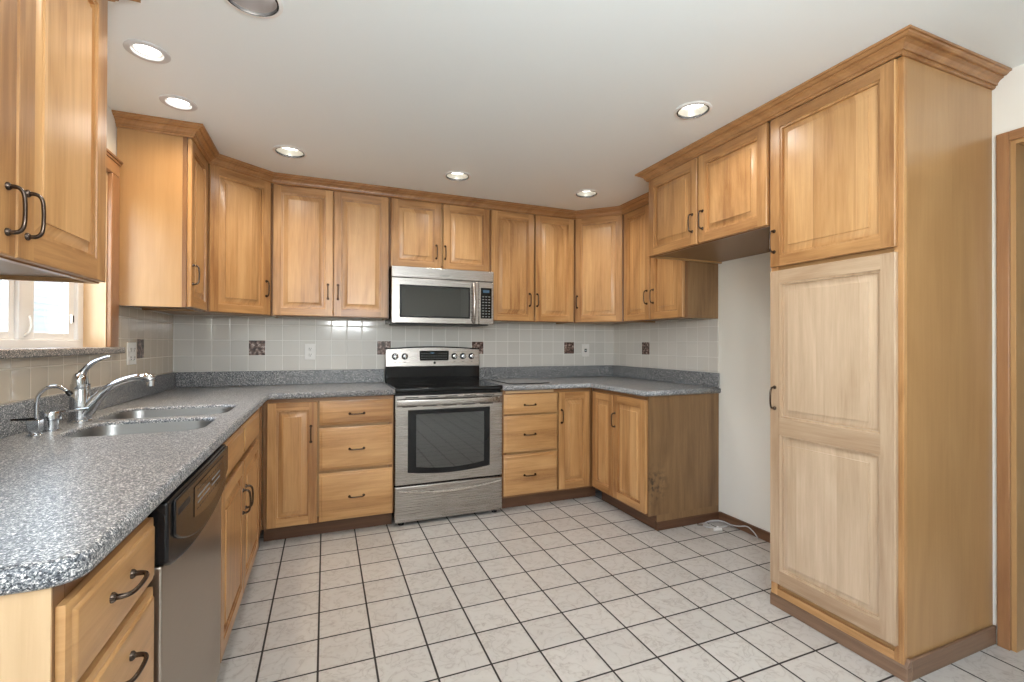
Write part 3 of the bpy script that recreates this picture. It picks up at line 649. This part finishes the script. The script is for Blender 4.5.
# door
b = MB(); b.box(.002, w - .002, yf, yf + .028, .272, .866, STEEL); dr = b.obj('oven_door', R_, bevel=.006, seg=3)
wx0, wx1, wz0, wz1 = .086, .662, .352, .768
def smile(x0, x1, z0, z1, sag, y, n=24, pw=1.0):
    pts = [(x0 + (x1 - x0) * k / n, y, z0 - sag * max(math.sin(PI * k / n), 0) ** pw) for k in range(n + 1)]
    return pts + [(x1, y, z1), (x0, y, z1)]
def plate(b, ring, y0, y1, m):
    a = [(p[0], y0, p[2]) for p in ring]; c = [(p[0], y1, p[2]) for p in ring]; b.rings([a, c], m)
b = MB(); plate(b, smile(wx0, wx1, wz0, wz1, .022, 0), yf - .003, yf + .004, BLACKP); wf = b.obj('window_frame', dr, bevel=.002)
b = MB(); plate(b, smile(wx0 + .055, wx1 - .045, wz0 + .035, wz1 - .030, .020, 0), yf - .0045, yf - .002, OVENG); b.obj('glass', wf, smooth=False)
# handle: wide full-width bar with slots above and below
b = MB(); n = 24; rings = []
for k in range(n + 1):
    u = k / n; x = .012 + (w - .024) * u; bow = .020 + .022 * math.sin(PI * u) ** .6
    rings.append([(x, yf - bow * a, .822 + h) for a, h in ((0, -.026), (.6, -.026), (1, -.018), (1.08, 0), (1, .016), (.6, .024), (0, .024))])
b.rings(rings, STEEL); hb = b.obj('handle', dr)
b = MB()
for k in range(5):
    x = .05 + k * .135; b = MB(); b.box(x, x + .095, yf - .0015, yf + .005, .7885, .7945, DARK); b.obj('vent_slot', dr, smooth=False)
    b = MB(); b.box(x + .02, x + .105, yf - .0015, yf + .005, .8505, .8555, DARK); b.obj('vent_slot', dr, smooth=False)
# drawer
b = MB(); b.box(.002, w - .002, yf, yf + .028, .024, .262, STEEL); dw = b.obj('storage_drawer', R_, bevel=.006, seg=3)
b = MB(); rings = []
for k in range(n + 1):
    u = k / n; x = .02 + (w - .04) * u; sag = .030 * math.sin(PI * u)
    rings.append([(x, yf, .226 - sag), (x, yf - .020, .230 - sag), (x, yf - .023, .238 - sag), (x, yf - .018, .242 - sag), (x, yf, .240 - sag)])
b.rings(rings, STEEL); b.obj('lip_handle', dw)
# backguard
b = MB(); b.box(.002, w - .012, -.085, -.027, .905, 1.034, BLACKG); b.obj('lower_backguard', R_, bevel=.003)
bgd = MB(); n = 16; top_ = [(.000 + (w - .011) * k / n, 0, 1.170 + .016 * math.sin(PI * k / n)) for k in range(n + 1)]
ring = top_[::-1] + [(.000, 0, 1.034), (w - .011, 0, 1.034)]
a = [(p[0], -.092 + (p[2] - 1.03) * .08, p[2]) for p in ring]; c = [(p[0], -.027, p[2]) for p in ring]; bgd.rings([a, c], STEEL); bk = bgd.obj('control_panel', R_, bevel=.004)
b = MB(); plate(b, [(p[0], 0, p[2] - .002) for p in top_] + [(p[0], 0, p[2] + .006) for p in top_[::-1]], -.083, -.027, BLACKP); b.obj('top_trim', bk, smooth=False)
def kx(px): return (px - 387.5) / (479 - 387.5) * .723 + .012
for cx in (.070, .144, .536, .607, .679):
    b = MB(); yk = -.086; b.lathe([(.0245, 0), (.0245, .006), (.0235, .008)], (cx, yk, 1.113), BLACKP, 'y', 24); 
    kb = b.obj('knob', bk); b = MB(); b.lathe([(.019, .008), (.0175, .026), (.015, .028)], (cx, yk, 1.113), CHROME, 'y', 24); b.box(cx - .004, cx + .004, yk - .034, yk - .020, 1.097, 1.130, CHROME); b.obj('knob_cap', kb, bevel=.001)
b = MB()
for cx in (.070, .144, .536, .607, .679): b = MB(); b.box(cx - .007, cx + .007, -.0905, -.0855, 1.067, 1.070, DARK); b.obj('knob_mark', bk, smooth=False)
b = MB(); b.box(.367, .384, -.0915, -.0855, 1.054, 1.070, BLACKP); b.obj('badge', bk, smooth=False)
b = MB(); b.box(.258, .491, -.0880, -.080, 1.062, 1.157, BLACKG); dp = b.obj('display', bk, bevel=.004)
b = MB()
for r in range(4):
    for k in range(11):
        if r == 3 and 4 <= k <= 6: continue
        x = .270 + k * .0195; z = 1.073 + r * .0205; b.box(x, x + .009, -.0887, -.0877, z, z + .004, PRINT)
b.obj('keypad_print', dp, smooth=False); b = MB(); b.box(.343, .372, -.0889, -.0879, 1.133, 1.145, BLUED); b.obj('clock', dp, smooth=False)

# ------------------------------------------------------------------ microwave
M_ = thing('microwave', 'stainless steel over-the-range microwave between the wall cabinets', 'microwave', (1.3745, 0, 1.353))
w = .7585; yf = -.378; H = .409
b = MB(); b.box(.003, w - .003, yf, -.009, .008, H - .001, BLACKP); b.box(.03, w - .03, yf + .02, -.03, 0, .008, DARK); b.obj('body', M_)
b = MB(); b.box(0, w, yf - .016, yf, .330, H - .001, STEEL); vp = b.obj('vent_panel', M_, bevel=.004)
b = MB()
for k in range(6): b.box(.345 + k * .0115, .352 + k * .0115, yf - .0168, yf - .0155, .352, .359, PRINT)
b.obj('badge', vp, smooth=False)
b = MB(); b.box(0, .640, yf - .016, yf, .006, .327, STEEL); md = b.obj('door', M_, bevel=.004)
b = MB(); b.box(.056, .572, yf - .0185, yf - .014, .046, .279, BLACKP); wf = b.obj('window_frame', md, bevel=.006, seg=3)
b = MB(); b.box(.068, .560, yf - .0195, yf - .018, .057, .268, OVENG); b.obj('glass', wf, bevel=.001)
b = MB(); n = 16; rings = []
for k in range(n + 1):
    u = k / n; z = .012 + .308 * u; o_ = .016 + .034 * math.sin(PI * u) ** .5
    rings.append([(.585 + q, yf - o_ - v, z) for q, v in ((0, 0), (.004, .006), (.013, .009), (.022, .006), (.026, 0), (.022, -.006), (.004, -.006))])
b.rings(rings, STEEL); b.obj('handle', md)
b = MB(); b.box(.643, w, yf - .016, yf, .006, .327, STEEL); cp = b.obj('control_panel', M_, bevel=.004)
b = MB(); b.box(.655, .742, yf - .0185, yf - .014, .050, .282, BLACKG); kp = b.obj('keypad', cp, bevel=.004)
b = MB()
for r in range(8):
    for k in range(3): x = .667 + k * .024; z = .062 + r * .0215; b.box(x, x + .013, yf - .0192, yf - .018, z, z + .005, PRINT)
b.obj('keypad_print', kp, smooth=False); b = MB(); b.box(.672, .722, yf - .0192, yf - .018, .245, .266, BLUED); b.obj('display', kp, smooth=False)

# ------------------------------------------------------------------ dishwasher (left run)
Dw = thing('dishwasher', 'stainless dishwasher with a black curved control panel in the left counter run', 'dishwasher', (XL, -2.541, 0), PI / 2)
w = 2.541 - 1.897
b = MB(); b.box(.004, w - .004, .02, XL - .01, .10, .868, BLACKP); b.box(.004, w - .004, .06, .08, 0, .10, BLACKP); b.obj('body', Dw)
b = MB(); b.box(.010, w - .010, -.022, .018, .11, .73, STEELD); b.obj('door', Dw, bevel=.005, seg=3)
b = MB(); plate(b, smile(.004, w - .004, .738, .868, .046, 0, pw=.55), -.034, .0, BLACKP); pn = b.obj('control_panel', Dw, bevel=.006, seg=3)
b = MB(); plate(b, smile(.035, w - .008, .785, .862, .075, 0, pw=.8), -.040, -.033, BLACKP); es = b.obj('raised_fascia', pn, bevel=.004)
b = MB(); plate(b, smile(.19, w - .09, .772, .846, .020, 0), -.0415, -.0395, BLACKG); kp = b.obj('keypad', es, smooth=False)
b = MB()
for k in range(2): b.box(.22 + k * .16, .35 + k * .14, -.0422, -.041, .812 - .0, .816, PRINT); b.box(.22 + k * .16, .35 + k * .14, -.0422, -.041, .797, .8005, PRINT)
for k in range(12): b.box(.22 + k * .026, .234 + k * .026, -.0422, -.041, .781, .784, BURNER); b.box(.22 + k * .026, .234 + k * .026, -.0422, -.041, .829, .832, BURNER)
b.obj('keypad_print', kp, smooth=False)
b = MB(); b.box(.055, .15, -.0412, -.038, .822, .838, DARK); b.obj('vent_slot', es, bevel=.002)

# ------------------------------------------------------------------ small things
def outlet(label, loc, rot, wdt=.074, hgt=.116, gangs=1, kind='duplex', group='wall outlets'):
    t = thing('wall_outlet', label, 'outlet', loc, rot, None)
    b = MB(); b.box(-wdt / 2, wdt / 2, -.006, 0, -hgt / 2, hgt / 2, WHITE); pl = b.obj('cover_plate', t, bevel=.002)
    for gk in range(gangs):
        cx = (gk - (gangs - 1) / 2) * .046
        if kind == 'duplex':
            for dz in (-.022, .022):
                b = MB(); b.lathe([(.0165, .0055), (.0165, .008), (.015, .0085)], (cx, 0, dz), WHITE, 'y', 20)
                rc = b.obj('receptacle', pl); b = MB(); b.box(cx - .008, cx - .0055, -.0092, -.008, dz - .002, dz + .008, DARK); b.box(cx + .0055, cx + .008, -.0092, -.008, dz - .002, dz + .008, DARK)
                b.lathe([(.003, .008), (.003, .0092)], (cx, 0, dz - .008), DARK, 'y', 10); b.obj('slots', pl, smooth=False)
        else:
            b = MB(); b.box(cx - .011, cx + .011, -.009, -.005, -.014, .014, BLACKP); b.lathe([(.006, .009), (.005, .012)], (cx, 0, 0), WHITE, 'y', 12); b.obj('jack', pl, bevel=.001)
    return t
outlet('white duplex outlet on the back wall tiles left of the range', (.845, -.0085, 1.150), 0)
outlet('white wall plate with a small dark jack in the far right corner', (3.165, -.0085, 1.156), 0, .078, .116, 1, 'jack')
outlet('white double outlet plate on the left wall tiles beside the window', (.0085, -.735, 1.155), PI / 2, .118, .116, 2)

t = thing('cutting_board', 'flat speckled board with a dark rim lying on the counter right of the range', 'cutting board', (2.372, -.335, zc))
b = MB(); rr = lambda i, z: [(x, y, z) for x, y in rrect(-.172 + i, .172 - i, -.235 + i, .235 - i, .06)]
b.rings([rr(.006, .0005), rr(0, .003), rr(0, .006), rr(.003, .008)], BLACKP, True, False); b.obj('rim', t)
b = MB(); b.rings([rr(.003, .0075), rr(.006, .0088), rr(.02, .009)], STONE, True, True); b.obj('top', t)

lab = ['recessed ceiling light with a bright flush lens, closest to the near left cabinet', 'recessed ceiling light with a bright flush lens, just before the narrow left wall cabinet',
       'recessed ceiling light over the left corner with a pale open reflector', 'recessed ceiling light above the microwave', 'bright recessed ceiling light before the far right corner',
       'recessed ceiling light beside the alcove cabinet', 'large recessed ceiling light with a dark reflector cut off by the top of the photo']
for i, (x, y, r) in enumerate(LIGHTS):
    t = thing('recessed_light', lab[i], 'ceiling light', (x, y, HC), 0, 'recessed ceiling lights'); flush = i < 2; fl = .009 if flush else 0
    b = MB(); b.lathe([(r, .0), (r, -.003), (r - .004, -.0055), (r - .012 - fl, -.005), (r - .0145 - fl, 0)], (0, 0, 0), RINGM if flush else WHITE, 'z', 40, False); b.obj('trim_ring', t)
    if not flush: b = MB(); b.lathe([(r - .0135, -.0052), (r - .0175, -.0052), (r - .0175, .004), (r - .0135, .004)], (0, 0, 0), BLACKP, 'z', 40, False); b.obj('inner_ring', t)
    dpt = .006 if flush else (.055 if i == 6 else .034); ri = r - .0145 - fl
    b = MB(); b.lathe([(ri, 0), (ri - .001, .004), (ri * .93, dpt * .5), (ri * .82, dpt)], (0, 0, 0), (WHITE if flush else (REFLD if i == 6 else REFL)), 'z', 40, False); b.obj('reflector', t)
    b = MB(); b.lathe([(ri * .83, dpt), (ri * .6, dpt - .006), (.002, dpt - .009)], (0, 0, 0), LENS, 'z', 32, True); b.obj('lens', t)
    d = bpy.data.lights.new('recessed_lamp', 'SPOT'); d.energy = 23 if flush else 13; d.color = (1.0, .79, .54) if flush else (1.0, .94, .86); d.spot_size = math.radians(165); d.spot_blend = 1.0; d.shadow_soft_size = .05
    lo_ = bpy.data.objects.new('recessed_lamp', d); lo_.location = (x, y, HC - .004); C.objects.link(lo_)

t = thing('water_line', 'loose coil of white plastic water line on the floor of the refrigerator alcove', 'water line', (3.36, -1.36, 0))
pts = [(-.02, .02, .006), (.02, .055, .006), (.085, .045, .008), (.10, -.01, .01), (.06, -.05, .012), (-.01, -.055, .014), (-.07, -.03, .012), (-.08, .01, .010), (-.04, .045, .012), (.03, .05, .016), (.075, .01, .02), (.085, -.06, .018), (.09, -.12, .03), (.1, -.17, .045), (.098, -.22, .03), (.088, -.26, .008), (.07, -.275, .006)]
b = MB(); b.tube(smooth_path(pts, 8), .0036, TUBE, 8); b.obj('tube', t)
b = MB(); b.tube([(-.07, -.065, .011), (-.02, -.078, .011)], .010, WHITE, 12); b.tube([(-.045, -.07, .011), (-.045, -.07, .032)], .006, WHITE, 10); b.obj('valve', t)
b = MB(); b.tube([(-.075, .03, .009), (-.105, .045, .009)], .007, CHROME, 12); b.obj('fitting', t)
